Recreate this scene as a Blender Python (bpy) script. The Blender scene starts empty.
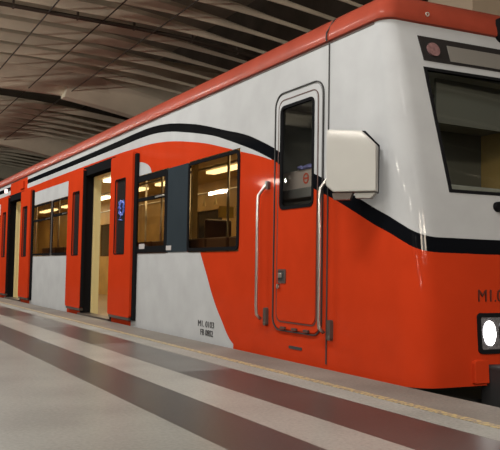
import bpy, bmesh, math, random
from mathutils import Vector, Matrix
random.seed(7)
SC = bpy.context.scene
COL = SC.collection
PI = math.pi

# ------------------------------------------------------------ camera, light, exposure
cam_d = bpy.data.cameras.new('camera')
cam = bpy.data.objects.new('camera', cam_d); COL.objects.link(cam)
cam_d.sensor_width = 36; cam_d.lens = 740/500*36; cam_d.clip_start = .05; cam_d.clip_end = 200
Rw = ((0.873, 0.044, 0.486), (-0.488, 0.042, 0.872), (0.017, -0.998, 0.058))   # world axes in (right, down, forward)
right = Vector([r[0] for r in Rw]); down = Vector([r[1] for r in Rw]); fwd = Vector([r[2] for r in Rw])
fwd.normalize(); right = (right - right.dot(fwd)*fwd).normalized(); up = right.cross(fwd).normalized()
m = Matrix((( right.x, up.x, -fwd.x, -3.19), (right.y, up.y, -fwd.y, 0), (right.z, up.z, -fwd.z, .72), (0, 0, 0, 1)))
cam.matrix_world = m
SC.camera = cam

world = bpy.data.worlds.new('world'); SC.world = world; world.use_nodes = True
world.node_tree.nodes['Background'].inputs[0].default_value = (.55, .42, .32, 1)
world.node_tree.nodes['Background'].inputs[1].default_value = .05

def area(name, loc, size, power, color=(1, .93, .84), rot=(0, 0, 0), spread=180):
    l = bpy.data.lights.new(name, 'AREA'); l.shape = 'RECTANGLE'; l.size, l.size_y = size
    l.energy = power; l.color = color; l.spread = math.radians(spread)
    o = bpy.data.objects.new(name, l); COL.objects.link(o); o.location = loc; o.rotation_euler = rot
    return o
LAMP_Y = (-10.6, -7.0, -3.4, .2, 3.8, 7.4, 11.0, 14.6, 18.2, 21.8)
for y in LAMP_Y:                                      # platform fluorescents, hung over the left of the platform
    area('platform_lamp', (-2.0, y, 4.05), (.3, 1.5), 125, (1, .97, .92), (0, 0, 0), 180)
for y in LAMP_Y:                                      # fluorescents on the wall across the platform
    area('platform_lamp', (-7.7, y, 3.2), (.10, 1.3), 84, (1, .92, .79), (0, math.radians(-98), 0), 180)
for x in (-3.2, -.2):                                # unseen fill lights added to brighten the train's nose
    area('nose_fill', (x, -8.5, 3.7), (1.4, .3), 130, (1, .84, .66), (math.radians(68), 0, 0), 140)
area('cab_fill', (1.4, 4.7, 2.12), (.5, .3), 5, (.95, 1, .88))  # fill light added to lift the dark cab behind the windscreen
for y in (-2, 4):
    area('far_wall_lamp', (4.3, y, 3.0), (.2, 1.4), 40, (1, .90, .76), (0, math.radians(-100), 0), 120)
SC.view_settings.view_transform = 'Standard'; SC.view_settings.look = 'None'
SC.view_settings.gamma = 1; SC.view_settings.use_curve_mapping = False
SC.view_settings.exposure = -0.08

# ------------------------------------------------------------ materials
def mat(name, color, rough=.5, metal=0, coat=0, bump=None, noise=None, emit=None, spec=.5):
    mt = bpy.data.materials.new(name); mt.use_nodes = True
    nt = mt.node_tree; b = nt.nodes['Principled BSDF']
    b.inputs['Base Color'].default_value = (*color, 1); b.inputs['Roughness'].default_value = rough
    b.inputs['Metallic'].default_value = metal; b.inputs['Coat Weight'].default_value = coat
    b.inputs['Coat Roughness'].default_value = .06; b.inputs['Specular IOR Level'].default_value = spec
    if emit:
        b.inputs['Emission Color'].default_value = (*emit[0], 1); b.inputs['Emission Strength'].default_value = emit[1]
    geo = nt.nodes.new('ShaderNodeNewGeometry')
    if noise:                                         # (scale, amount)
        n = nt.nodes.new('ShaderNodeTexNoise'); n.inputs['Scale'].default_value = noise[0]; n.inputs['Detail'].default_value = 8
        nt.links.new(geo.outputs['Position'], n.inputs['Vector'])
        r = nt.nodes.new('ShaderNodeMapRange'); r.inputs[1].default_value = .3; r.inputs[2].default_value = .7
        r.inputs[3].default_value = 1-noise[1]; r.inputs[4].default_value = 1+noise[1]
        nt.links.new(n.outputs[0], r.inputs[0])
        mx = nt.nodes.new('ShaderNodeMix'); mx.data_type = 'RGBA'; mx.blend_type = 'MULTIPLY'; mx.inputs[0].default_value = 1
        mx.inputs[6].default_value = (*color, 1); nt.links.new(r.outputs[0], mx.inputs[7])
        nt.links.new(mx.outputs[2], b.inputs['Base Color'])
    if bump:
        n = nt.nodes.new('ShaderNodeTexNoise'); n.inputs['Scale'].default_value = bump[0]; n.inputs['Detail'].default_value = 4
        nt.links.new(geo.outputs['Position'], n.inputs['Vector'])
        bp = nt.nodes.new('ShaderNodeBump'); bp.inputs['Strength'].default_value = bump[1]; bp.inputs['Distance'].default_value = .01
        nt.links.new(n.outputs[0], bp.inputs['Height']); nt.links.new(bp.outputs[0], b.inputs['Normal'])
    return mt

RED = (.41, .034, .009); WHITE = (.375, .384, .395); BLACK = (.004, .0045, .006)
def livery():
    """train paint: red, white and the black wave, all laid out in metres along u = Y - X and height z"""
    mt = bpy.data.materials.new('train_livery_paint'); mt.use_nodes = True
    nt = mt.node_tree; N = nt.nodes; L = nt.links; b = N['Principled BSDF']
    b.inputs['Roughness'].default_value = .3; b.inputs['Coat Weight'].default_value = .10; b.inputs['Coat Roughness'].default_value = .06; b.inputs['Specular IOR Level'].default_value = 0
    geo = N.new('ShaderNodeNewGeometry'); sep = N.new('ShaderNodeSeparateXYZ'); L.new(geo.outputs['Position'], sep.inputs[0])
    def mth(op, a, c=None, cl=False):
        n = N.new('ShaderNodeMath'); n.operation = op; n.use_clamp = cl
        for i, v in enumerate((a, c)):
            if v is None: continue
            if isinstance(v, (int, float)): n.inputs[i].default_value = v
            else: L.new(v, n.inputs[i])
        return n.outputs[0]
    # beyond the centre line mirror X, so that the other flank is painted alike
    xm = mth('SUBTRACT', 1.4, mth('ABSOLUTE', mth('SUBTRACT', sep.outputs[0], 1.4)))
    u = mth('SUBTRACT', sep.outputs[1], mth('MAXIMUM', xm, 0.0)); z = sep.outputs[2]
    def curve(pts, lo=2.0, hi=14.0):
        n = N.new('ShaderNodeFloatCurve'); c = n.mapping.curves[0]
        q = sorted(((p[0]-lo)/(hi-lo), p[1]/3) for p in pts)
        c.points[0].location = q[0]; c.points[1].location = q[-1]
        for p in q[1:-1]: c.points.new(*p)
        n.mapping.update()
        L.new(mth('DIVIDE', mth('SUBTRACT', u, lo), hi-lo, True), n.inputs['Value'])
        return mth('MULTIPLY', n.outputs[0], 3.0)
    top = curve([(2.0, .94), (3.25, .94), (3.45, .945), (3.58, .972), (3.70, 1.02), (3.82, 1.075), (3.98, 1.142), (4.14, 1.215), (4.38, 1.318), (4.67, 1.441), (5.21, 1.685), (5.53, 1.818), (5.84, 1.928), (6.24, 2.03), (6.81, 2.174), (7.06, 2.225), (7.46, 2.295), (7.74, 2.332), (8.2, 2.366), (8.71, 2.372), (9.27, 2.366), (14.0, 2.366)])
    bot = curve([(2.0, .84), (3.25, .84), (3.45, .845), (3.58, .868), (3.70, .913), (3.82, .966), (3.98, 1.028), (4.14, 1.10), (4.38, 1.206), (4.66, 1.320), (5.23, 1.590), (5.39, 1.656), (5.65, 1.755), (5.94, 1.850), (6.24, 1.942), (6.46, 2.005), (6.8, 2.08), (7.18, 2.153), (7.59, 2.222), (8.04, 2.268), (8.53, 2.283), (9.07, 2.281), (14.0, 2.281)])
    rtp = curve([(2.0, .84), (3.25, .84), (3.82, .966), (4.38, 1.206), (4.66, 1.320), (5.23, 1.590), (5.39, 1.645), (5.65, 1.719), (5.93, 1.785), (6.24, 1.862), (6.68, 1.965), (7.05, 2.032), (7.44, 2.094), (7.73, 2.129), (8.19, 2.165), (8.7, 2.18), (9.06, 2.19), (9.66, 2.196), (14.0, 2.196)])
    low = curve([(.0+2.0, 3.0), (5.9, 0.0), (6.02, .035), (6.12, .10), (6.23, .211), (6.38, .362), (6.62, .695), (6.74, .865), (7.2, 1.6), (14.0, 1.6)])
    lt = lambda a, c: mth('LESS_THAN', a, c)
    gt = lambda a, c: mth('GREATER_THAN', a, c)
    AND = lambda *a: a[0] if len(a) == 1 else mth('MULTIPLY', a[0], AND(*a[1:]))
    OR = lambda a, c: mth('MAXIMUM', a, c)
    white_top = AND(gt(z, rtp), OR(gt(z, bot), gt(u, 5.37))); black = AND(gt(z, bot), lt(z, top))
    # white below the windows: behind the slanted edge, not on the door bays
    wl = AND(lt(z, low), gt(u, 6.0), lt(z, .88))
    bay = OR(AND(gt(u, 8.69), lt(u, 11.58)), AND(gt(u, 14.16), lt(u, 17.1)))
    wl = AND(wl, mth('SUBTRACT', 1.0, bay))
    # white ends above the windows
    arc = mth('SQRT', mth('MAXIMUM', mth('SUBTRACT', 1.0, mth('POWER', mth('DIVIDE', mth('MAXIMUM', mth('SUBTRACT', 8.72, u), 0.0), .60), 2.0)), 0.0))
    blob = AND(gt(u, 8.12), lt(u, 8.72), gt(z, 1.7), lt(z, mth('ADD', 1.81, mth('MULTIPLY', arc, .19))))
    band = AND(gt(u, 11.58), lt(u, 14.16), gt(z, 1.7), lt(z, 2.06))
    band3 = AND(gt(u, 17.1), gt(z, 1.7), lt(z, 2.06))
    white = OR(OR(white_top, wl), OR(OR(blob, band), band3))
    cut = AND(gt(u, 14.65), lt(u, 16.25))              # stripes stop over the second doorway
    white = AND(white, mth('SUBTRACT', 1.0, cut)); black = AND(black, mth('SUBTRACT', 1.0, cut))
    def mix(f, a, c):
        n = N.new('ShaderNodeMix'); n.data_type = 'RGBA'; L.new(f, n.inputs[0])
        for i, v in ((6, a), (7, c)):
            if isinstance(v, tuple): n.inputs[i].default_value = (*v, 1)
            else: L.new(v, n.inputs[i])
        return n.outputs[2]
    c = mix(white, RED, WHITE); c = mix(black, c, BLACK)
    n = N.new('ShaderNodeTexNoise'); n.inputs['Scale'].default_value = 3.5; n.inputs['Detail'].default_value = 7
    L.new(geo.outputs['Position'], n.inputs['Vector'])
    r = N.new('ShaderNodeMapRange'); r.inputs[1].default_value = .3; r.inputs[2].default_value = .7; r.inputs[3].default_value = .93; r.inputs[4].default_value = 1.05
    L.new(n.outputs[0], r.inputs[0])
    mm = N.new('ShaderNodeMix'); mm.data_type = 'RGBA'; mm.blend_type = 'MULTIPLY'; mm.inputs[0].default_value = 1
    L.new(c, mm.inputs[6]); L.new(r.outputs[0], mm.inputs[7]); L.new(mm.outputs[2], b.inputs['Base Color'])
    rr = N.new('ShaderNodeMapRange'); rr.inputs[1].default_value = .3; rr.inputs[2].default_value = .7; rr.inputs[3].default_value = .16; rr.inputs[4].default_value = .26
    L.new(n.outputs[0], rr.inputs[0]); L.new(rr.outputs[0], b.inputs['Roughness'])
    return mt

def glass(name, tint, gloss_rough=.02, ior=1.5):
    mt = bpy.data.materials.new(name); mt.use_nodes = True
    nt = mt.node_tree; N = nt.nodes; L = nt.links
    for n in list(N):
        if n.type == 'BSDF_PRINCIPLED': N.remove(n)
    out = N['Material Output']
    t = N.new('ShaderNodeBsdfTransparent'); t.inputs[0].default_value = (*tint, 1)
    g = N.new('ShaderNodeBsdfGlossy'); g.inputs['Roughness'].default_value = gloss_rough
    f = N.new('ShaderNodeFresnel'); k = N.new('ShaderNodeMapRange'); k.inputs[3].default_value = ior; k.inputs[4].default_value = 1/ior   # same reflection from either side
    ge = N.new('ShaderNodeNewGeometry'); L.new(ge.outputs['Backfacing'], k.inputs[0]); L.new(k.outputs[0], f.inputs[0])
    mx = N.new('ShaderNodeMixShader'); L.new(f.outputs[0], mx.inputs[0]); L.new(t.outputs[0], mx.inputs[1]); L.new(g.outputs[0], mx.inputs[2])
    L.new(mx.outputs[0], out.inputs[0])
    return mt

M = dict(
    livery=livery(),
    red=mat('red_paint', RED, .3, coat=.10, spec=.0, noise=(3.5, .05)),
    roofred=mat('roof_red_paint', (.27, .046, .026), .42, coat=.06, spec=.08, noise=(5, .10)),
    white=mat('white_paint', WHITE, .35, coat=.4, noise=(4, .04)),
    mirror_white=mat('mirror_housing_white', (.34, .335, .315), .45, coat=.1, noise=(4, .04)),
    black=mat('black_rubber', (.010, .010, .011), .35, spec=.0),
    seam=mat('dark_seam', (.02, .02, .02), .7),
    rseam=mat('door_seam_rubber', (.055, .02, .015), .6),
    slate=mat('slate_blue_panel', (.025, .033, .040), .35, spec=.0, coat=.1, noise=(3, .05)),
    steel=mat('brushed_steel', (.55, .53, .50), .28, 1),
    dsteel=mat('dark_steel', (.11, .09, .08), .45, .7),
    under=mat('underframe_black', (.015, .015, .016), .6, noise=(8, .3)),
    cream=mat('cream_partition', (.60, .52, .27), .4, coat=.1),
    lining=mat('interior_lining_ochre', (.50, .33, .12), .45, noise=(2.5, .18)),
    lining_light=mat('interior_lining_cream', (.70, .55, .28), .4),
    carfloor=mat('interior_floor', (.24, .16, .08), .45, noise=(20, .15)),
    seat=mat('seat_brown', (.10, .045, .025), .4),
    seat_yellow=mat('seat_yellow', (.95, .70, .16), .4),
    cab=mat('cab_grey_plastic', (.20, .20, .185), .55, noise=(4, .25)),
    cab_light=mat('cab_light_plastic', (.50, .50, .43), .55, noise=(4, .2)),
    cabdoor_inner=mat('cab_dark_inner', (.10, .10, .092), .6),
    paper=mat('notice_board_grey', (.42, .37, .33), .6),
    ring=mat('notice_red', (.55, .08, .04), .5),
    cloth=mat('violet_cloth', (.16, .17, .36), .8, noise=(25, .3)),
    lamp=mat('interior_lamp', (1, .9, .7), .5, emit=((1, .83, .52), 5.0)),
    bulb=mat('bright_window', (1, .9, .7), .5, emit=((1, .86, .62), 2.2)),
    headlight=mat('headlight_lit', (1, 1, 1), .5, emit=((1, .97, .92), 9)),
    lens=mat('dark_lens', (.022, .02, .02), .10, coat=.2, spec=.3),
    reflector=mat('headlight_reflector', (.45, .45, .5), .25, .8, noise=(60, .5)),
    redlens=mat('marker_red_lens', (.20, .11, .11), .12, coat=1, noise=(40, .3)),
    screen=mat('blank_display', (.17, .16, .145), .35, coat=.4),
    pinklamp=mat('signal_lamp', (.9, .6, .6), .3, emit=((1, .7, .65), 1.5)),
    text=mat('lettering_black', (.03, .03, .032), .5),
    text_red=mat('lettering_dark', (.07, .012, .006), .5),
    graffiti=mat('blue_sticker', (.10, .16, .60), .5),
    sticker=mat('pale_sticker', (.35, .33, .33), .5),
    pane=glass('tinted_window_glass', (.46, .38, .25)),
    wshield=glass('windshield_glass', (.86, .89, .85), .03, 1.45),
    cabpane=glass('cab_door_glass', (.78, .78, .77), .03, 1.5),
    concrete=mat('vault_concrete', (.62, .58, .48), .85, noise=(1.3, .20), bump=(14, .35)),
    beamc=mat('beam_concrete', (.69, .65, .54), .85, noise=(1.1, .16), bump=(14, .35)),
    void=mat('roof_space_shaded', (.36, .30, .24), .9, noise=(1.5, .2)),  # darker base colour stands in for the unlit roof space
    wall=mat('dark_wall_concrete', (.075, .060, .048), .9, noise=(1.5, .25)),
    beige=mat('beige_wall', (.62, .52, .41), .8, noise=(1.5, .05)),
    pipe=mat('conduit_dark', (.035, .026, .02), .6),
    cable=mat('cable_dark', (.03, .022, .018), .6),
    pit=mat('track_bed', (.07, .06, .05), .95, noise=(15, .4)),
    fixture=mat('fixture_white', (.7, .7, .68), .5),
)
# ------------------------------------------------------------ mesh helpers
def link(name, bm, material, parent=None, smooth=False, bevel=0):
    me = bpy.data.meshes.new(name); bmesh.ops.recalc_face_normals(bm, faces=bm.faces[:]); bm.to_mesh(me); bm.free()
    mats = material if isinstance(material, (list, tuple)) else [material]
    for q in mats: me.materials.append(q)
    if smooth:
        for p in me.polygons: p.use_smooth = True
    o = bpy.data.objects.new(name, me); COL.objects.link(o)
    if bevel:
        md = o.modifiers.new('bevel', 'BEVEL'); md.width = bevel; md.segments = 3; md.limit_method = 'ANGLE'
    if parent:
        o.parent = parent; o.matrix_parent_inverse = parent_inv(parent)
    return o
def parent_inv(p):
    # every mesh is modelled in world metres: undo the place of the thing's root (its parts themselves sit at identity)
    return Matrix.Translation(-p.location) if p.type == 'EMPTY' else Matrix.Identity(4)
def thing(name, label, cat, loc=(0, 0, 0), group=None):
    o = bpy.data.objects.new(name, None); COL.objects.link(o); o.location = loc
    o['label'] = label; o['category'] = cat
    if group: o['group'] = group
    return o
def tag(o, label, cat, group=None):
    o['label'] = label; o['category'] = cat
    if group: o['group'] = group
    return o
def struct(o, name=None):
    o['kind'] = 'structure'; return o
def box(bm, x0, x1, y0, y1, z0, z1):
    v = [bm.verts.new(p) for p in ((x0,y0,z0),(x1,y0,z0),(x1,y1,z0),(x0,y1,z0),(x0,y0,z1),(x1,y0,z1),(x1,y1,z1),(x0,y1,z1))]
    for f in ((0,3,2,1),(4,5,6,7),(0,1,5,4),(1,2,6,5),(2,3,7,6),(3,0,4,7)): bm.faces.new([v[i] for i in f])
def boxo(name, dims, material, parent=None, bevel=0):
    bm = bmesh.new(); box(bm, *dims); return link(name, bm, material, parent, bevel=bevel)
def tube(bm, pts, r, n=10, caps=True):
    pts = [Vector(p) for p in pts]; rings = []
    ref = None
    for i, p in enumerate(pts):
        d = (pts[min(i+1, len(pts)-1)] - pts[max(i-1, 0)]).normalized()
        if ref is None: ref = d.orthogonal().normalized()
        ref = (ref - ref.dot(d)*d).normalized(); s = d.cross(ref)
        rr = r[i] if isinstance(r, (list, tuple)) else r
        rings.append([bm.verts.new(p + rr*(math.cos(2*PI*k/n)*ref + math.sin(2*PI*k/n)*s)) for k in range(n)])
    for a, b in zip(rings, rings[1:]):
        for k in range(n): bm.faces.new((a[k], a[(k+1) % n], b[(k+1) % n], b[k]))
    if caps: bm.faces.new(rings[0][::-1]); bm.faces.new(rings[-1])
def rrect(a0, a1, b0, b1, r, n=6):
    """rounded rectangle outline in two coordinates"""
    if not isinstance(r, (list, tuple)): r = [r]*4
    out = []
    for (ca, cb, s, q) in ((a1-r[0], b1-r[0], 0, r[0]), (a0+r[1], b1-r[1], PI/2, r[1]), (a0+r[2], b0+r[2], PI, r[2]), (a1-r[3], b0+r[3], 1.5*PI, r[3])):
        for k in range(n+1):
            t = s + k/n*PI/2; out.append((ca+q*math.cos(t), cb+q*math.sin(t)))
    return out
def ring_solid(bm, outer, inner, f, d0, d1):
    """ring between two outlines of equal length; f(a, b, d) gives the point at depth d; inner None -> plate"""
    n = len(outer)
    O0 = [bm.verts.new(f(a, b, d0)) for a, b in outer]; O1 = [bm.verts.new(f(a, b, d1)) for a, b in outer]
    for k in range(n): bm.faces.new((O0[k], O0[(k+1) % n], O1[(k+1) % n], O1[k]))
    if inner is None:
        bm.faces.new(O0); bm.faces.new(O1[::-1]); return
    I0 = [bm.verts.new(f(a, b, d0)) for a, b in inner]; I1 = [bm.verts.new(f(a, b, d1)) for a, b in inner]
    for k in range(n):
        j = (k+1) % n
        bm.faces.new((I0[k], I1[k], I1[j], I0[j])); bm.faces.new((O0[k], I0[k], I0[j], O0[j])); bm.faces.new((O1[k], O1[j], I1[j], I1[k]))
side = lambda a, b, d: (-d, a, b)                     # outward offset d from the platform side of the train
def side_ring(name, y0, y1, z0, z1, r, w, d0, d1, material, parent):
    bm = bmesh.new()
    rr = r if isinstance(r, (list, tuple)) else [r]*4
    ring_solid(bm, rrect(y0, y1, z0, z1, rr), rrect(y0+w, y1-w, z0+w, z1-w, [max(q-w, .004) for q in rr]), side, d0, d1)
    return link(name, bm, material, parent)
def side_plate(name, y0, y1, z0, z1, r, d0, d1, material, parent):
    bm = bmesh.new(); ring_solid(bm, rrect(y0, y1, z0, z1, r), None, side, d0, d1); return link(name, bm, material, parent)
def lerp(xs, ys, x):
    if x <= xs[0]: return ys[0]
    for i in range(len(xs)-1):
        if x <= xs[i+1]: return ys[i] + (ys[i+1]-ys[i])*(x-xs[i])/(xs[i+1]-xs[i])
    return ys[-1]

# ------------------------------------------------------------ the station
TRK = 5.4                                             # wall behind the train
# floor with its stone bands, 0.35 m thick, up to the platform edge
def floor_mat():
    mt = bpy.data.materials.new('terrazzo_floor'); mt.use_nodes = True
    nt = mt.node_tree; N = nt.nodes; L = nt.links; b = N['Principled BSDF']
    geo = N.new('ShaderNodeNewGeometry'); sep = N.new('ShaderNodeSeparateXYZ'); L.new(geo.outputs['Position'], sep.inputs[0])
    ramp = N.new('ShaderNodeValToRGB'); ramp.color_ramp.interpolation = 'CONSTANT'
    mr = N.new('ShaderNodeMapRange'); mr.inputs[1].default_value = -2; mr.inputs[2].default_value = 0
    L.new(sep.outputs[0], mr.inputs[0]); L.new(mr.outputs[0], ramp.inputs[0])
    light = (.165, .165, .150, 1); strip = (.21, .205, .185, 1); dark = (.036, .035, .033, 1); edge = (.145, .130, .113, 1)
    e = ramp.color_ramp.elements; e[0].position = 0; e[0].color = light
    e[1].position = (2-1.81)/2; e[1].color = dark
    for x, c in ((-1.45, strip), (-1.12, (.0, .0, .0, 1)), (-.69, strip), (-.47, edge)):
        q = e.new((2+x)/2); q.color = c
    # band of mixed slabs: grey and brown pieces along the edge
    w = N.new('ShaderNodeTexWhiteNoise'); w.noise_dimensions = '1D'
    dv = N.new('ShaderNodeMath'); dv.operation = 'FLOOR'
    ml = N.new('ShaderNodeMath'); ml.operation = 'MULTIPLY'; ml.inputs[1].default_value = 1/1.95
    ad = N.new('ShaderNodeMath'); ad.operation = 'ADD'; ad.inputs[1].default_value = 1.14
    L.new(sep.outputs[1], ad.inputs[0]); L.new(ad.outputs[0], ml.inputs[0]); L.new(ml.outputs[0], dv.inputs[0])
    par = N.new('ShaderNodeMath'); par.operation = 'PINGPONG'; par.inputs[1].default_value = 1; L.new(dv.outputs[0], par.inputs[0])
    slab = N.new('ShaderNodeMix'); slab.data_type = 'RGBA'; slab.inputs[6].default_value = (.042, .037, .034, 1); slab.inputs[7].default_value = (.085, .084, .078, 1)
    nearb = N.new('ShaderNodeMath'); nearb.operation = 'GREATER_THAN'; nearb.inputs[1].default_value = 4.71; L.new(sep.outputs[1], nearb.inputs[0])
    farb = N.new('ShaderNodeMath'); farb.operation = 'LESS_THAN'; farb.inputs[1].default_value = .6; L.new(sep.outputs[1], farb.inputs[0])
    ei = N.new('ShaderNodeMath'); ei.operation = 'MAXIMUM'; L.new(nearb.outputs[0], ei.inputs[0]); L.new(farb.outputs[0], ei.inputs[1])
    pm = N.new('ShaderNodeMath'); pm.operation = 'MULTIPLY'; L.new(ei.outputs[0], pm.inputs[0]); L.new(par.outputs[0], pm.inputs[1])
    L.new(pm.outputs[0], slab.inputs[0])
    a = N.new('ShaderNodeMath'); a.operation = 'GREATER_THAN'; a.inputs[1].default_value = -1.12; L.new(sep.outputs[0], a.inputs[0])
    c = N.new('ShaderNodeMath'); c.operation = 'LESS_THAN'; c.inputs[1].default_value = -.69; L.new(sep.outputs[0], c.inputs[0])
    ac = N.new('ShaderNodeMath'); ac.operation = 'MULTIPLY'; L.new(a.outputs[0], ac.inputs[0]); L.new(c.outputs[0], ac.inputs[1])
    mx = N.new('ShaderNodeMix'); mx.data_type = 'RGBA'; L.new(ac.outputs[0], mx.inputs[0]); L.new(ramp.outputs[0], mx.inputs[6]); L.new(slab.outputs[2], mx.inputs[7])
    n1 = N.new('ShaderNodeTexNoise'); n1.inputs['Scale'].default_value = 55; n1.inputs['Detail'].default_value = 6; L.new(geo.outputs['Position'], n1.inputs['Vector'])
    n2 = N.new('ShaderNodeTexNoise'); n2.inputs['Scale'].default_value = 1.6; n2.inputs['Detail'].default_value = 5; L.new(geo.outputs['Position'], n2.inputs['Vector'])
    s = N.new('ShaderNodeMath'); s.operation = 'ADD'; L.new(n1.outputs[0], s.inputs[0]); L.new(n2.outputs[0], s.inputs[1])
    r = N.new('ShaderNodeMapRange'); r.inputs[1].default_value = .75; r.inputs[2].default_value = 1.25; r.inputs[3].default_value = .78; r.inputs[4].default_value = 1.22
    L.new(s.outputs[0], r.inputs[0])
    mm = N.new('ShaderNodeMix'); mm.data_type = 'RGBA'; mm.blend_type = 'MULTIPLY'; mm.inputs[0].default_value = 1
    L.new(mx.outputs[2], mm.inputs[6]); L.new(r.outputs[0], mm.inputs[7]); L.new(mm.outputs[2], b.inputs['Base Color'])
    # polished slabs, matt coping at the very edge
    e1 = N.new('ShaderNodeMath'); e1.operation = 'GREATER_THAN'; e1.inputs[1].default_value = -.69; L.new(sep.outputs[0], e1.inputs[0])
    rr = N.new('ShaderNodeMapRange'); rr.inputs[3].default_value = .33; rr.inputs[4].default_value = .6; L.new(e1.outputs[0], rr.inputs[0])
    L.new(rr.outputs[0], b.inputs['Roughness']); b.inputs['Specular IOR Level'].default_value = .2
    bp = N.new('ShaderNodeBump'); bp.inputs['Strength'].default_value = .006; bp.inputs['Distance'].default_value = .01
    L.new(n2.outputs[0], bp.inputs['Height']); L.new(bp.outputs[0], b.inputs['Normal'])
    return mt
Y0, Y1 = -13, 34
bm = bmesh.new(); box(bm, -8, -.07, Y0, Y1, -1.5, 0); struct(link('floor', bm, floor_mat()))
# worn yellow line: a thin painted band with chips missing
def yellow_mat():
    mt = mat('worn_yellow_paint', (.50, .34, .10), .55)
    nt = mt.node_tree; N = nt.nodes; L = nt.links; b = N['Principled BSDF']
    geo = N.new('ShaderNodeNewGeometry'); n = N.new('ShaderNodeTexNoise'); n.inputs['Scale'].default_value = 38; n.inputs['Detail'].default_value = 3
    L.new(geo.outputs['Position'], n.inputs['Vector'])
    r = N.new('ShaderNodeValToRGB'); r.color_ramp.elements[0].position = .44; r.color_ramp.elements[0].color = (.165, .14, .105, 1)
    r.color_ramp.elements[1].position = .56; r.color_ramp.elements[1].color = (.34, .26, .12, 1)
    L.new(n.outputs[0], r.inputs[0]); L.new(r.outputs[0], b.inputs['Base Color'])
    return mt
bm = bmesh.new(); box(bm, -.495, -.435, Y0, Y1, -.01, .003); struct(link('trim_1', bm, yellow_mat()))
bm = bmesh.new(); box(bm, -.07, TRK, Y0, Y1, -1.5, -1.2); struct(link('trim_2', bm, M['pit']))
bm = bmesh.new(); box(bm, TRK, TRK+.3, Y0, Y1, -1.5, 7.4); struct(link('wall_right', bm, M['wall']))
bm = bmesh.new(); box(bm, -8.3, -8, Y0, Y1, -1.5, 7.4); struct(link('wall_left', bm, M['wall']))
bm = bmesh.new(); box(bm, -8, TRK, Y1, Y1+.3, -1.5, 7.4); struct(link('wall_back', bm, M['wall']))
bm = bmesh.new(); box(bm, -8, TRK, Y0-.3, Y0, -1.5, 7.4); struct(link('wall_front', bm, M['wall']))

XS = [-8, -5, -3, -1.5, -.5, .2, .8, 1.3, 1.8, 2.3, 2.8, 3.3, 3.8, 4.3, 4.8, TRK]
arch = lambda x: -.022*max(0, x-.5)**2                # the vault falls away behind the train
PER = 7.35; B0 = 15.95 - 4*PER
RIB = [2.15, 2.85, 3.55, 4.25, 4.95, 5.65]            # rib noses behind each big beam
# thin folded slabs hang under a dark roof space; towards the wall each slab narrows to a plain rib
bm = bmesh.new(); k = 0
while B0 + k*PER < Y1:
    b = B0 + k*PER; k += 1
    noses = [1.88] + RIB + [PER-.50]
    if abs(b-8.6) < .1 or b < 8: noses = [-.50, .15, .80, 1.48] + RIB + [6.3, PER-.50] if b < 8 else [-.50, .15, .80, 1.48] + RIB + [PER-.50]
    for r0, r1 in zip(noses, noses[1:]):
        w = r1-r0; rings = []
        if b+r0 < Y0 or b+r1 > Y1: continue
        for x in XS:
            t = min(1, max(0, (x-.3)/2.2))
            f = (.815+.12*t) if w > .5 else .6
            if w > .9: f = .58+.32*t
            g = r0+w*f; zg = 4.5+.62*(r1-g)/max(.65, min(w, .75)); a = arch(x)
            rings.append([bm.verts.new((x, b+q, z+a)) for q, z in ((g, zg), (r1-.01, 4.5), (r1+.01, 4.5), (r1+.03, 4.52+.10*(1-t)), (r1-.04, 4.53+.13*(1-t)), (g+.02, zg+.01+.09*(1-t)))])
        for p, q in zip(rings, rings[1:]):
            for i in range(6): bm.faces.new((p[i], p[(i+1) % 6], q[(i+1) % 6], q[i]))
        bm.faces.new(rings[0]); bm.faces.new(rings[-1][::-1])
struct(link('ceiling', bm, M['concrete']))
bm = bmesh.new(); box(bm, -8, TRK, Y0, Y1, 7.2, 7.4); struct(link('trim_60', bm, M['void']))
# big arch beams: (y, z) section swept along X, deeper haunch towards the wall
k = 0
n_trim = 3
while B0 + k*PER < Y1:
    b = B0 + k*PER; k += 1
    if b < 9: continue
    for (xa, xb, dz, dy) in ((-8, 1.0, 0, 0), (.96, TRK, -.07, -.16)):
        bm = bmesh.new(); rings = []
        for x in [xa] + [q for q in XS if xa < q < xb] + [xb]:
            z = arch(x) + dz - (.10*max(0, x-.96) if xa > 0 else 0)
            sec = [(b-.62+dy, 5.2), (b-.58+dy, 4.84+z), (b-.04+dy, 4.42+z), (b+.10, 4.42+z), (b+.16, 4.62+z), (b+.20, 5.6)]
            rings.append([bm.verts.new((x, q, w)) for q, w in sec])
        for p, q in zip(rings, rings[1:]):
            for i in range(6): bm.faces.new((p[i], p[(i+1) % 6], q[(i+1) % 6], q[i]))
        bm.faces.new(rings[0]); bm.faces.new(rings[-1][::-1])
        struct(link('trim_%d' % n_trim, bm, M['beamc'])); n_trim += 1
    # pilaster under the haunch against the wall
    if b > 8:
        bm = bmesh.new(); box(bm, TRK-1.0, TRK, b-.55, b+.15, -1.3, 4.5); struct(link('trim_%d' % n_trim, bm, M['wall'])); n_trim += 1
bm = bmesh.new(); box(bm, 3.62, TRK, 6.6, 7.4, -1.3, 4.45); struct(link('trim_61', bm, M['beige']))
bm = bmesh.new(); box(bm, -8, -5.6, Y0, Y1, 4.56, 4.72); struct(link('trim_62', bm, M['wall']))  # unseen dark slab, added to keep lit-ceiling reflections off the black stripe
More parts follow.
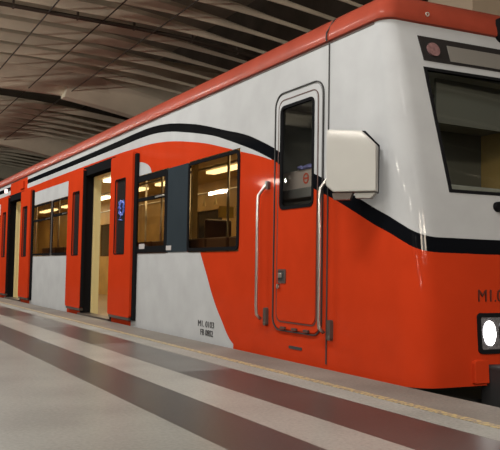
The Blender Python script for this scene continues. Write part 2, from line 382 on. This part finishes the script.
# conduit under a rib, with hangers
cd = bmesh.new(); pts = [(x, 10.93, 4.47+arch(x)) for x in XS if x < 4.5]; tube(cd, pts, .034, 8)
con = link('ceiling_conduit', cd, M['pipe'], smooth=True); tag(con, 'dark conduit pipe running across the ribbed concrete vault', 'pipe')
for x in (-2.9, -1.1, -.15, .75, 1.75, 2.6):
    hb = bmesh.new(); box(hb, x-.012, x+.012, 10.90, 10.96, 4.43+arch(x), 4.62+arch(x)); link('bracket', hb, M['dsteel'], con)
for i, (x, lab) in enumerate(((-.60, 'thin dark cable on the vault, the one nearest the left edge of the photo'), (.22, 'thin dark cable on the vault, the middle one of three'), (1.07, 'thin dark cable on the vault, the one closest above the train roof'))):
    bm = bmesh.new(); tube(bm, [(x, y, 4.455+arch(x)) for y in (Y0+.2, 2, 10, 18, 26, Y1-.2)], .011, 6)
    tag(link('ceiling_cable', bm, M['cable'], smooth=True), lab, 'cable', 'cables along the vault')

# ------------------------------------------------------------ the train
T = thing('metro_train', 'red and white metro train with a black wave stripe standing at the platform', 'train', (1.4, 12, -1.2))
YE = 25.0
ZT = [-1, 0, .5, .95, 1.25, 2.1, 2.44]; YT = [3.54, 3.52, 3.55, 3.60, 3.63, 3.77, 3.86]
Yf0 = lambda z: lerp(ZT, YT, z)
def Yf(x, z):
    xm = min(x, 2.8-x); return Yf0(z) - .09*(xm-.3) + .03*max(0, xm-.8)**2
rad = lambda z: lerp([0, .95, 1.5, 2.44], [.20, .20, .17, .11], z)
WX = lambda z: lerp([1.25, 2.105], [.345, .252], z)   # left edge of the windscreen
zs = [-.018, .02, .2, .4, .467, .6, .8, .87, .95, 1.1, 1.222, 1.25, 1.45, 1.65, 1.82, 1.95, 2.105, 2.14, 2.2, 2.35, 2.44]
ys_side = [YE, 19.6, 17.1, 16.3, 14.93, 14.12, 12.72, 12.60, 11.64, 10.82, 9.45, 8.62, 7.58, 7.05, 5.93, 5.20, 4.70]
holes = [(7.58, 8.62, .87, 1.82), (5.93, 7.05, .87, 1.82), (9.45, 10.82, .02, 2.14), (11.64, 12.60, .87, 1.82), (12.72, 14.12, .87, 1.82), (14.93, 16.3, .02, 2.14), (17.1, 19.6, .87, 1.82), (4.70, 5.20, 1.222, 2.105)]
def contour(z):
    """plan outline from the far end of the platform side round the nose to the far flank"""
    r = rad(z); out = [(0.0, y) for y in ys_side]
    yc = Yf(r, z) + r
    for k in range(9):
        t = k/8*PI/2; out.append((r - r*math.cos(t), yc - r*math.sin(t)))
    wx = WX(z)
    for k in range(1, 4): x = r + (wx-r)*k/3; out.append((x, Yf(x, z)))
    for k in range(1, 11): x = wx + (1.4-wx)*k/10; out.append((x, Yf(x, z)))
    return out + [(2.8-x, y) for x, y in out[-2::-1]]
bm = bmesh.new(); rows = []
for z in zs: rows.append([bm.verts.new((x, y, z)) for x, y in contour(z)])
nW = len(ys_side)+9+2; nE = nW+20
for j, (a, b) in enumerate(zip(rows, rows[1:])):
    za, zb = zs[j], zs[j+1]; zm = (za+zb)/2
    for i in range(len(a)-1):
        if i < len(ys_side)-1:
            ym = (ys_side[i]+ys_side[i+1])/2
            if any(h[0] < ym < h[1] and h[2] < zm < h[3] for h in holes): continue
        if nW <= i < nE and 1.25 < zm < 2.105: continue
        bm.faces.new((a[i], a[i+1], b[i+1], b[i]))
shell = link('body_shell', bm, M['livery'], T)
for p in shell.data.polygons: p.use_smooth = True
md = shell.modifiers.new('edges', 'EDGE_SPLIT'); md.split_angle = math.radians(40)
# roof: a cove rising from the lip, drawn in towards the middle
base = contour(2.44)
bm = bmesh.new(); rows = []
for d, z in ((.0, 2.438), (-.022, 2.445), (-.028, 2.465), (-.022, 2.50), (.0, 2.56), (.04, 2.61), (.11, 2.66), (.26, 2.715), (.6, 2.77), (1.1, 2.80), (1.38, 2.805)):
    s = 1-d/1.4
    rows.append([bm.verts.new((1.4+(x-1.4)*s, YE-(YE-y)*(1-d/(YE-3.8)) if d < .3 or True else y, z)) for x, y in base])
for a, b in zip(rows, rows[1:]):
    for i in range(len(a)-1): bm.faces.new((a[i], a[i+1], b[i+1], b[i]))
bm.faces.new(rows[-1])
roof = link('roof', bm, M['roofred'], T, smooth=True)
md = roof.modifiers.new('edges', 'EDGE_SPLIT'); md.split_angle = math.radians(50)
# dark drip seam under the roof lip
bm = bmesh.new(); box(bm, -.006, .0, 4.0, YE, 2.425, 2.444); link('roof_gutter', bm, M['rseam'], T)
# joint between cab module and car body: flank and over the roof
bm = bmesh.new()
for a, b in (((-.004, 4.53, .02), (-.004, 4.53, 2.44)), ((-.033, 4.53, 2.44), (-.033, 4.53, 2.50)), ((-.033, 4.53, 2.50), (.035, 4.53, 2.61)), ((.035, 4.53, 2.61), (.3, 4.53, 2.725))):
    tube(bm, [a, b], .006, 6)
link('body_seam', bm, M['seam'], T)

# floor, lining and far wall of the passenger room
boxo('car_floor', (.05, 2.74, 4.60, YE, -.12, .0), M['carfloor'], T)
boxo('interior_ceiling', (.05, 2.74, 4.60, YE, 2.26, 2.32), M['lining_light'], T)
bm = bmesh.new(); y = 4.62
zwin = (.95, 1.75)
box(bm, 2.66, 2.74, 4.62, YE, 0, zwin[0]); box(bm, 2.66, 2.74, 4.62, YE, zwin[1], 2.26)
for a, b in ((4.62, 5.9), (7.2, 7.5), (8.7, 11.5), (12.6, 12.8), (14.1, 17.1), (18.4, 18.8), (20.2, YE)): box(bm, 2.66, 2.74, a, b, *zwin)
link('inner_wall', bm, M['lining'], T)
boxo('dark_panes', (2.70, 2.73, 4.7, YE-.1, .96, 1.74), M['lens'], T)
boxo('cab_partition', (.05, 2.74, 5.62, 5.70, 0, 2.26), M['lining'], T)
boxo('end_wall', (0, 2.8, YE-.02, YE+.02, -.25, 2.75), M['cream'], T)
for y in (7.0, 9.2, 11.4, 13.6, 15.8, 18.0, 20.4, 22.8):
    area('carriage_lamp', (1.5, y+.75, 2.20), (1.2, 1.4), 12, (1, .80, .50))
    boxo('ceiling_lamp', (.95, 1.10, y, y+1.5, 2.22, 2.26), M['lamp'], T)
    boxo('ceiling_lamp', (1.95, 2.10, y, y+1.5, 2.22, 2.26), M['lamp'], T)
# near-side lining beside and under the windows
bm = bmesh.new()
for a, b in ((5.75, 9.40), (10.87, 14.88), (16.35, YE)):
    box(bm, .03, .07, a, b, 0, .87); box(bm, .03, .07, a, b, 1.84, 2.26)
link('window_lining', bm, M['lining_light'], T)
# seats
def seat(y, x0, x1, face):
    bm = bmesh.new()
    box(bm, x0, x1, y-.22, y+.22, .40, .47)
    bx0, bx1 = ((x0, x0+.06) if face > 0 else (x1-.06, x1))
    box(bm, bx0, bx1, y-.22, y+.22, .47, 1.02)
    box(bm, (x0+x1)/2-.04, (x0+x1)/2+.04, y-.04, y+.04, .0, .40)
    return link('seat', bm, M['seat'], T, bevel=.015)
for y in (6.1, 6.6, 7.1, 7.6, 8.1, 8.6, 12.0, 12.5, 13.0, 13.5):
    seat(y, .10, .52, 1); seat(y, 2.22, 2.64, -1)
def transverse(y, x0, x1):
    bm = bmesh.new(); box(bm, x0, x1, y-.2, y+.22, .42, .48); box(bm, x0, x1, y+.17, y+.23, .48, 1.28)
    box(bm, x0+.2, x0+.26, y-.05, y+.05, 0, .42); return link('seat', bm, M['seat'], T, bevel=.015)
transverse(6.95, 1.05, 1.75)
bm = bmesh.new(); box(bm, .60, .78, 7.52, 7.55, 1.29, 1.42); link('notice', bm, M['seat_yellow'], T)
bm = bmesh.new(); box(bm, 1.4, 2.6, 7.22, 7.32, .9, 2.25); link('partition_panel', bm, M['lining_light'], T)
bm = bmesh.new(); box(bm, .30, .36, 7.6, 7.66, 1.0, 2.25); link('partition_panel', bm, M['lining_light'], T)
bm = bmesh.new(); box(bm, .45, .79, 7.56, 7.62, .42, 1.27); link('seat_back', bm, M['seat'], T, bevel=.03)
# grab poles and rails
for (x, y) in ((.75, 6.5), (.62, 7.35), (1.4, 8.4), (.62, 9.3), (1.4, 10.1), (.62, 11.0), (1.4, 11.9), (.75, 12.66), (1.4, 13.4), (.62, 14.6), (1.4, 15.6), (.62, 16.5)):
    bm = bmesh.new(); tube(bm, [(x, y, 0), (x, y, 2.26)], .016, 10); link('grab_pole', bm, M['steel'], T, smooth=True)
bm = bmesh.new(); tube(bm, [(.72, 5.9, 1.93), (.72, 16.8, 1.93)], .014, 8)
tube(bm, [(2.05, 5.9, 1.93), (2.05, 16.8, 1.93)], .014, 8); link('grab_rail', bm, M['steel'], T, smooth=True)
for i in range(6):
    bm = bmesh.new(); y = 9.7+i*.42
    tube(bm, [(2.05, y, 1.93), (2.05, y, 1.80)], .008, 6); tube(bm, [(2.05, y-.05, 1.72), (2.05, y, 1.80), (2.05, y+.05, 1.72), (2.05, y-.05, 1.72)], .008, 6)
    link('strap_handle', bm, M['cream'], T)

# door bays
def door_bay(y0, y1, leaf_near, leaf_far):
    # black rubber portal
    bm = bmesh.new()
    box(bm, -.012, .13, y1-.03, y1+.02, .02, 2.17); box(bm, -.012, .13, y0-.02, y0+.03, .02, 2.17); box(bm, -.012, .13, y0-.02, y1+.02, 2.04, 2.17)
    fr = link('door_frame', bm, M['black'], T)
    bm = bmesh.new(); box(bm, .13, .17, y1-.06, y1+.02, .0, 2.12); box(bm, .17, .245, y1-.045, y1-.01, .0, 2.0); link('door_partition', bm, M['cream'], T)
    bm = bmesh.new(); box(bm, .13, .24, y0-.02, y0+.02, .0, 2.0); link('door_partition', bm, M['cream'], T)
    boxo('door_sill', (-.05, .13, y0-.02, y1+.02, -.04, .02), M['dsteel'], T)
    for (a, b, wa, wb) in ((*leaf_near[:2], *leaf_near[2:]), (*leaf_far[:2], *leaf_far[2:])):
        bm = bmesh.new(); z0, z1 = .09, 2.135; d0, d1 = .012, .062
        o = rrect(a, b, z0, z1, .035, 6); i = rrect(wa, wb, .875, 1.82, .02, 6)
        ring_solid(bm, o, i, side, d0, d1)
        lf = link('passenger_door', bm, M['red'], T)
        side_plate('door_window', wa+.004, wb-.004, .879, 1.816, .02, .030, .040, M['lens'], lf)
        side_ring('window_seal', wa-.012, wb+.012, .863, 1.832, .03, .014, .055, .065, M['black'], lf)
        boxo('door_edge_rubber', (-.055, -.015, a-.012 if a < (y0+y1)/2 else a-.012, a+.0, .10, 2.12), M['black'], lf) if a > y0 else boxo('door_edge_rubber', (-.055, -.015, b, b+.012, .10, 2.12), M['black'], lf)
        if a < y0:
            bm = bmesh.new(); box(bm, -.034, .0, a-.075, a+.01, .06, 2.10); link('door_edge_rubber', bm, M['black'], lf)
        # bottom guide shoe
        boxo('guide_shoe', (-.055, .0, a+.03, b-.03, .055, .09), M['dsteel'], lf)
    return fr
door_bay(9.45, 10.82, (8.60, 9.42, 8.84, 9.22), (10.70, 11.48, 10.86, 11.20))
door_bay(14.93, 16.30, (14.08, 14.90, 14.32, 14.70), (16.18, 16.96, 16.34, 16.68))
# blue scrawl on the near leaf's window
bm = bmesh.new()
tube(bm, [(-.045, 9.00+.09*math.cos(t*.7)+.05*math.cos(t*2.3), 1.46+.085*math.sin(t*.7)+.03*math.sin(t*3.1)) for t in range(0, 26)], .007, 5)
tube(bm, [(-.045, 9.12, 1.40), (-.045, 9.02, 1.36), (-.045, 9.10, 1.31), (-.045, 8.98, 1.30)], .007, 5)
link('window_sticker', bm, M['graffiti'], T)

# window groups
def window(y0, y1, r, hopper=None, frame_w=.035):
    fr = side_ring('side_window', y0, y1, .88, 1.81, r, frame_w, .0, .012, M['black'], T)
    bm = bmesh.new(); bm.faces.new([bm.verts.new(p) for p in ((.006, y0+.01, .89), (.006, y0+.01, 1.80), (.006, y1-.01, 1.80), (.006, y1-.01, .89))]); link('pane', bm, M['pane'], fr)
    if hopper:
        bm = bmesh.new(); box(bm, -.008, .016, y0+.03, y1-.03, hopper-.02, hopper+.02); link('hopper_bar', bm, M['black'], fr)
        bm = bmesh.new(); box(bm, -.016, -.008, y0+.08, y0+.36, hopper-.008, hopper+.010); link('hopper_latch', bm, M['steel'], fr)
    return fr
window(5.925, 7.055, [.07, .07, .06, .06])
for (a, b) in ((7.055, 7.62), (8.56, 8.70)): side_plate('window_post', a, b, .88, 1.81, .004, .0, .008, M['slate'], T)
window(7.60, 8.60, .05, 1.52, .075)
boxo('window_post', (-.008, .0, 7.62, 8.56, 1.775, 1.81), M['slate'], T)
window(11.62, 12.62, .05, 1.55); window(12.70, 14.14, .05, 1.52)
side_plate('window_post', 12.60, 12.72, .88, 1.81, .004, .0, .010, M['dsteel'], T)
window(17.08, 18.3, .05, 1.52); window(18.36, 19.62, .05, 1.52)
# stickers low on the glass beside the first doorway
boxo('window_sticker', (-.014, -.010, 8.26, 8.44, .925, .985), M['sticker'], T)
boxo('window_sticker', (-.014, -.010, 7.46, 7.60, .90, .95), M['sticker'], T)

# cab door
cd_ = side_ring('cab_door', 4.610, 5.280, .235, 2.155, [.10, .10, .09, .09], .10, .002, .010, M['livery'], T)
# inner field of the leaf below and around the window
bm = bmesh.new()
ring_solid(bm, rrect(4.665, 5.225, .30, 2.10, [.07, .07, .06, .06]), rrect(4.715, 5.185, 1.215, 2.045, [.05]*4), side, .004, .016)
link('door_leaf', bm, M['livery'], cd_)
side_ring('door_gasket', 4.590, 5.302, .215, 2.178, [.12, .12, .11, .11], .008, .0, .013, M['seam'], cd_)
side_ring('door_gasket', 4.650, 5.240, .285, 2.115, [.08, .08, .07, .07], .009, .0, .014, M['rseam'], cd_)
side_ring('window_seal', 4.700, 5.200, 1.200, 2.060, [.055]*4, .026, .0, .022, M['black'], cd_)
bm = bmesh.new(); bm.faces.new([bm.verts.new(p) for p in ((-.004, 4.71, 1.21), (-.004, 4.71, 2.05), (-.004, 5.19, 2.05), (-.004, 5.19, 1.21))]); link('door_window', bm, M['cabpane'], cd_)
for y in (4.78, 4.95, 5.12): boxo('hinge', (-.026, -.01, y-.035, y+.035, .232, .252), M['rseam'], cd_)
bm = bmesh.new(); ring_solid(bm, rrect(5.085, 5.205, .60, .715, .014), rrect(5.10, 5.19, .615, .70, .008), side, .014, .022); lk = link('door_lock', bm, M['rseam'], cd_)
boxo('recess', (-.018, -.015, 5.10, 5.19, .615, .70), M['seam'], lk)
boxo('lock_latch', (-.034, -.018, 5.135, 5.185, .645, .685), M['steel'], lk, .004)
bm = bmesh.new(); tube(bm, [(-.014, 5.19, .575), (-.034, 5.19, .575)], .020, 12); link('keyhole', bm, M['steel'], lk)
# step slot under the door
side_plate('step_slot', 4.86, 5.05, .085, .108, .008, .0, .004, M['seam'], T)
# long grab handles either side of the door
def handle(y, ya, z0, z1):
    bm = bmesh.new()
    tube(bm, [(-.008, ya, z1), (-.035, ya+(y-ya)*.35, z1-.03), (-.070, y, z1-.10), (-.075, y, z1-.16), (-.075, y, z0+.14), (-.070, y, z0+.07), (-.04, y-.02, z0+.03)], .0135, 10)
    h = link('grab_handle', bm, M['steel'], T, smooth=True)
    for za, zb in ((z1-.05, z1+.02), (z0-.02, z0+.13)):
        bm = bmesh.new(); ring_solid(bm, rrect(ya-.022, ya+.022, za, zb, .018), None, side, 0, .03); link('handle_bracket', bm, M['dsteel'], h)
handle(5.46, 5.40, .26, 1.44)
handle(4.53, 4.47, .22, 1.42)

# lettering
def text(name, s, size, loc, rot, material, parent, depth=.002, sx=1):
    c = bpy.data.curves.new(name, 'FONT'); c.body = s; c.size = size; c.extrude = depth; c.align_x = 'LEFT'
    t = bpy.data.objects.new(name, c); COL.objects.link(t)
    bpy.context.view_layer.update()
    me = bpy.data.meshes.new_from_object(t.evaluated_get(bpy.context.evaluated_depsgraph_get()))
    bpy.data.objects.remove(t)
    mtx = Matrix.Translation(loc) @ rot.to_4x4() @ Matrix.Diagonal((sx, 1, 1, 1))
    me.transform(mtx); me.materials.clear(); me.materials.append(material)
    o = bpy.data.objects.new(name, me); COL.objects.link(o)
    if parent: o.parent = parent; o.matrix_parent_inverse = parent_inv(parent)
    return o
rot_side = Matrix(((0, 0, -1), (-1, 0, 0), (0, 1, 0)))     # x -> -Y, y -> Z, normal -> -X
text('fleet_number', 'M1. 0103', .085, (-.002, 6.76, .135), rot_side, M['text'], T, sx=1.15)
text('fleet_number', 'FB 0802', .085, (-.002, 6.70, .052), rot_side, M['text'], T, sx=1.02)
rot_front = Matrix(((1, 0, 0), (-.09, 0, -1), (0, 1, 0)))
text('fleet_number', 'M1.0103', .115, (.50, Yf(.5, .55)-.004, .525), rot_front, M['text_red'], T, sx=.95)

# mirror housing: an eight-cornered box with its face turned to the front left
def housing():
    A = Vector((-.325, 4.10)); Bp = Vector((-.105, 3.84)); d = (Bp-A); w = d.length; d.normalize(); nrm = Vector((d.y, -d.x))  # towards (-x,-y)
    if nrm.x > 0: nrm = -nrm
    out = [(0, 1.285), (.05, 1.24), (w, 1.24), (w, 1.55), (w-.10, 1.65), (0, 1.668)]
    bm = bmesh.new()
    f = lambda a, b, dd: (A.x+d.x*a+nrm.x*dd, A.y+d.y*a+nrm.y*dd, b)
    ring_solid(bm, out, None, f, -.09, 0)
    h = link('mirror_housing', bm, M['mirror_white'], T, bevel=.008)
    bm = bmesh.new(); big = [(0, 1.28), (.05, 1.235), (w, 1.235), (w+.004, 1.562), (w-.092, 1.663), (0, 1.67)]
    ring_solid(bm, big, None, f, -.105, -.09); link('mirror_rim', bm, M['black'], h)
    bm = bmesh.new(); ring_solid(bm, [(.05, 1.19), (.16, 1.19), (.18, 1.235), (.04, 1.235)], None, f, -.075, -.02); link('mirror_bracket', bm, M['dsteel'], h)
    bm = bmesh.new(); ring_solid(bm, [(.20, 1.20), (w-.04, 1.20), (w-.01, 1.235), (.19, 1.235)], None, f, -.10, -.03); link('mirror_bracket', bm, M['mirror_white'], h)
housing()

# windscreen, dark lined, and the driver's room behind it
def front_strip(name, pts, depth0, depth1, material, parent=None, closed=True, holes=None, smooth=False):
    """plate laid on the nose: pts are (x, z) outline; depth outward"""
    bm = bmesh.new(); f = lambda a, b, d: (a, Yf(a, b)-d, b)
    ring_solid(bm, pts, holes, f, depth0, depth1)
    return link(name, bm, material, parent, smooth=smooth)
def front_slab(name, xl, zb, zt, d0, d1, material, parent):
    """slab that follows the nose; xl(z) is its left edge, mirrored on the right"""
    bm = bmesh.new(); nz, nx = 3, 24; g = {}
    for s_, d in enumerate((d0, d1)):
        for j in range(nz+1):
            z = zb+(zt-zb)*j/nz
            for i in range(nx+1):
                x = xl(z)+(2.8-2*xl(z))*i/nx; g[s_, j, i] = bm.verts.new((x, Yf(x, z)-d, z))
    for j in range(nz):
        for i in range(nx):
            for s_ in (0, 1): bm.faces.new((g[s_, j, i], g[s_, j, i+1], g[s_, j+1, i+1], g[s_, j+1, i]))
        for i in (0, nx): bm.faces.new((g[0, j, i], g[1, j, i], g[1, j+1, i], g[0, j+1, i]))
    for i in range(nx):
        for j in (0, nz): bm.faces.new((g[0, j, i], g[1, j, i], g[1, j, i+1], g[0, j, i+1]))
    return link(name, bm, material, parent)
def ws_outline(dx, dz):
    out = []
    zt, zb = 2.105-dz, 1.25+dz
    L_ = lambda z: WX(z)+dx
    for k in range(9): z = zb+(zt-zb)*k/8; out.append((L_(z), z))
    for k in range(1, 21): x = L_(zt)+(2.8-2*L_(zt))*k/20; out.append((x, zt))
    for k in range(1, 9): z = zt+(zb-zt)*k/8; out.append((2.8-L_(z), z))
    for k in range(1, 20): x = 2.8-L_(zb)-(2.8-2*L_(zb))*k/20; out.append((x, zb))
    return out
wsf = front_strip('windshield', ws_outline(-.006, -.006), -.03, .006, M['black'], T, holes=ws_outline(.018, .016))
bm = bmesh.new(); rr_ = []
for z in [1.25+.855*k/8 for k in range(9)]:
    rr_.append([bm.verts.new((WX(z)+(2.8-2*WX(z))*i/20, Yf(WX(z)+(2.8-2*WX(z))*i/20, z)+.004, z)) for i in range(21)])
for a, b in zip(rr_, rr_[1:]):
    for i in range(20): bm.faces.new((a[i], a[i+1], b[i+1], b[i]))
pn = link('pane', bm, M['wshield'], wsf, smooth=True)
# cab interior
bm = bmesh.new(); box(bm, .05, 2.75, 3.72, 4.25, .45, 1.10); box(bm, .35, 1.35, 3.72, 4.15, 1.10, 1.20); box(bm, .45, 1.2, 3.75, 3.9, 1.20, 1.32); link('driver_console', bm, M['cab'], T, bevel=.02)
boxo('cab_lining', (.03, .07, 3.95, 4.66, .0, 2.25), M['cab'], T); boxo('cab_lining', (.03, .07, 5.34, 5.6, .0, 2.25), M['cab'], T)
boxo('cab_lining', (2.7, 2.75, 3.95, 5.6, .0, 2.25), M['cab'], T)
boxo('cab_ceiling', (.05, 2.75, 3.92, 5.62, 2.14, 2.25), M['cab'], T)
boxo('cab_rear_wall', (.05, 2.74, 5.55, 5.62, .0, 2.2), M['cabdoor_inner'], T)
bm = bmesh.new(); box(bm, .55, 1.05, 4.45, 4.95, .42, .55); box(bm, .57, 1.03, 4.9, 5.0, .55, 1.35); box(bm, .66, .94, 4.9, 4.98, 1.37, 1.58); box(bm, .75, .85, 4.65, 4.75, 0, .42)
link('driver_seat', bm, M['cab'], T, bevel=.03)
bm = bmesh.new(); box(bm, .9, 2.3, 5.45, 5.55, 1.35, 1.50); box(bm, 1.2, 1.3, 5.0, 5.55, 1.1, 1.9); link('cab_locker', bm, M['cab_light'], T, bevel=.01)
bm = bmesh.new(); tube(bm, [(.36, 4.0, 2.0), (.42, 3.98, 1.98), (1.0, 3.95, 1.97)], .014, 8); box(bm, .50, 1.15, 3.92, 3.94, 1.78, 2.10); link('sun_visor', bm, M['cabdoor_inner'], T)
# notice with the red ring seen through the door window, cloth above it
bm = bmesh.new(); box(bm, .17, .20, 4.72, 5.52, 1.385, 1.545); nb = link('notice_board', bm, M['paper'], T, bevel=.006)
bm = bmesh.new()
cy, cz = 5.09, 1.468
R_ = [(cy+.042*math.cos(t*PI/12), cz+.046*math.sin(t*PI/12)) for t in range(24)]; r_ = [(cy+.029*math.cos(t*PI/12), cz+.032*math.sin(t*PI/12)) for t in range(24)]
ring_solid(bm, R_, r_, lambda a, b, d: (.17-d, a, b), 0, .003); box(bm, .167, .17, cy-.032, cy+.032, cz-.008, cz+.008)
link('ring_emblem', bm, M['ring'], nb)
bm = bmesh.new(); rg = []
for k in range(13):
    y = 4.78+.42*k/12; h = .03+.022*math.sin(k*1.7)+.015*math.sin(k*3.1)
    rg.append([bm.verts.new((x, y, 1.545+zz)) for x, zz in ((.16, 0), (.15, h*.6), (.19, h), (.24, h*.8), (.25, 0))])
for a, b in zip(rg, rg[1:]):
    for i in range(5): bm.faces.new((a[i], a[(i+1) % 5], b[(i+1) % 5], b[i]))
bm.faces.new(rg[0]); bm.faces.new(rg[-1]); link('folded_cloth', bm, M['cloth'], T, smooth=True)
bm = bmesh.new(); box(bm, .12, .30, 4.72, 5.52, 1.30, 1.385); link('window_ledge', bm, M['cabdoor_inner'], T, bevel=.01)

# destination box with marker lamps and blank display
zt_, zb_ = 2.343, 2.160
N_ = 20
def hstrip(x0a, x0b, x1a, x1b, zb, zt, n=16):
    o = [(x0b+(x0a-x0b)*k/3, zb+(zt-zb)*k/3) for k in range(4)]
    o += [(x0a+(x1a-x0a)*k/n, zt) for k in range(1, n+1)]
    o += [(x1a+(x1b-x1a)*k/3, zt+(zb-zt)*k/3) for k in range(1, 4)]
    o += [(x1b+(x0b-x1b)*k/n, zb) for k in range(1, n)]
    return o
db = front_slab('destination_display', lambda z: .262-.017*(z-zb_)/(zt_-zb_), zb_, zt_, -.03, .006, M['lens'], T)
front_slab('screen', lambda z: .487-.05*(z-2.18), 2.18, 2.298, .006, .010, M['screen'], db)
for cx_ in (.352, 2.448):
    bm = bmesh.new(); o = [(cx_+.050*math.cos(t*PI/12), 2.250+.050*math.sin(t*PI/12)) for t in range(24)]
    ring_solid(bm, o, None, lambda a, b, d: (a, Yf(a, b)-d, b), .006, .020); link('marker_lamp', bm, M['redlens'], db)
# upper middle headlamp, a dark pod on the roof brow
pod = []
bm = bmesh.new()
o = rrect(.955, 1.845, 2.39, 2.60, [.08]*4); ring_solid(bm, o, rrect(.975, 1.825, 2.41, 2.58, [.065]*4), lambda a, b, d: (a, 3.78-d, b), -.12, .035)
pod = link('brow_lamp', bm, M['black'], T)
bm = bmesh.new(); ring_solid(bm, rrect(.98, 1.82, 2.415, 2.575, [.06]*4), None, lambda a, b, d: (a, 3.78-d, b), -.02, .01); link('lamp_lens', bm, M['reflector'], pod)
# small screw mark on the brow
bm = bmesh.new(); o = [(.33+.016*math.cos(t*PI/8), 2.505+.016*math.sin(t*PI/8)) for t in range(16)]; i_ = [(.33+.010*math.cos(t*PI/8), 2.505+.010*math.sin(t*PI/8)) for t in range(16)]
ring_solid(bm, o, i_, lambda a, b, d: (a, 3.832-d, b), 0, .006); link('lifting_eye', bm, M['paper'], T)
# headlights
def headlight(x0, x1):
    bm = bmesh.new(); f = lambda a, b, d: (a, Yf(a, b)-d, b)
    ring_solid(bm, rrect(x0, x1, .185, .450, .03), rrect(x0+.026, x1-.026, .213, .424, .016), f, -.02, .012)
    h = link('headlight', bm, M['black'], T)
    bm = bmesh.new(); ring_solid(bm, rrect(x0+.02, x1-.02, .208, .429, .016), None, f, -.03, .002); link('reflector', bm, M['reflector'], h)
    n = 20
    for (ca, w_, hh, mt) in (((x0+.100), .048, .080, 'headlight'), (x1-.09, .05, .082, 'lens')):
        if x0 > 1.4: ca = x0+x1-ca
        bm = bmesh.new()
        o = [(ca+w_*math.cos(t*2*PI/n), .318+hh*math.sin(t*2*PI/n)) for t in range(n)]
        ring_solid(bm, o, None, f, .002, .009); link('lamp', bm, M[mt], h)
headlight(.487, .80); headlight(2.0, 2.313)
# wiper
bm = bmesh.new(); tube(bm, [(.735, Yf(.735, 1.165)-.03, 1.165), (.735, Yf(.735, 1.165)+.01, 1.165)], .034, 14); wp = link('wiper', bm, M['black'], T)
bm = bmesh.new(); tube(bm, [(.735, Yf(.735, 1.165)-.03, 1.165), (1.2, Yf(1.2, 1.2)-.035, 1.20), (1.55, Yf(1.4, 1.3)-.03, 1.32)], .009, 8); link('wiper_arm', bm, M['black'], wp)
# bumper crease and corner block of the nose
def bump(x0, x1, name='bumper_panel'):
    bm = bmesh.new(); f = lambda a, b, d: (a, Yf(a, b)-d, b)
    o = rrect(x0, x1, -.0, .15, [.03, .03, .005, .005]); ring_solid(bm, o, None, f, -.02, .028); return link(name, bm, M['red'], T, bevel=.012)
bump(.43, .545)
bm = bmesh.new(); box(bm, .55, 2.25, 3.36, 3.56, -.30, .115); bf = link('buffer', bm, M['under'], T, bevel=.02)
bm = bmesh.new(); box(bm, .95, 1.85, 3.10, 3.40, -.55, -.20); tube(bm, [(1.4, 3.2, -.35), (1.4, 2.85, -.35)], .12, 14); link('coupler', bm, M['under'], T, bevel=.02)
# underframe, bogies with wheels
bm = bmesh.new(); box(bm, .03, 2.77, 3.62, YE, -.35, -.13); box(bm, .25, 2.55, 3.45, 3.9, -.6, -.2); link('underframe', bm, M['under'], T)
for yb in (6.4, 20.0):
    bm = bmesh.new(); box(bm, .55, 2.25, yb-1.5, yb+1.5, -.82, -.55); bg = link('bogie', bm, M['under'], T)
    for dy in (-1.05, 1.05):
        for xw in (.66, 2.10):
            bm = bmesh.new(); tube(bm, [(xw-.06, yb+dy, -.77), (xw+.06, yb+dy, -.77)], .40, 28); link('wheel', bm, M['dsteel'], bg)
# signal lamp by the second doorway, grab plates
bm = bmesh.new(); tube(bm, [(0, 16.62, 2.30), (-.05, 16.62, 2.30)], .045, 12); link('signal_lamp', bm, M['pinklamp'], T)
bm = bmesh.new(); box(bm, -.03, 0, 14.9, 15.2, 2.22, 2.36); link('door_indicator', bm, M['red'], T)
# rails
for i, x in enumerate((.66, 2.10)):
    bm = bmesh.new(); box(bm, x-.035, x+.035, Y0, Y1, -1.17-.03, -1.17); struct(link('trim_%d' % n_trim, bm, M['dsteel'])); n_trim += 1

# fixtures around the platform lamps (they hang outside the picture)
bm = bmesh.new(); box(bm, -2.15, -1.85, -12, 24, 4.06, 4.12)
t = tag(link('lighting_trough', bm, M['fixture']), 'long white fluorescent trough hung under the vault, above the left edge of the platform view', 'light')
for y in range(-11, 24, 4):
    bm = bmesh.new(); tube(bm, [(-2.0, y, 4.12), (-2.0, y, 4.7)], .01, 6); link('hanger', bm, M['dsteel'], t)
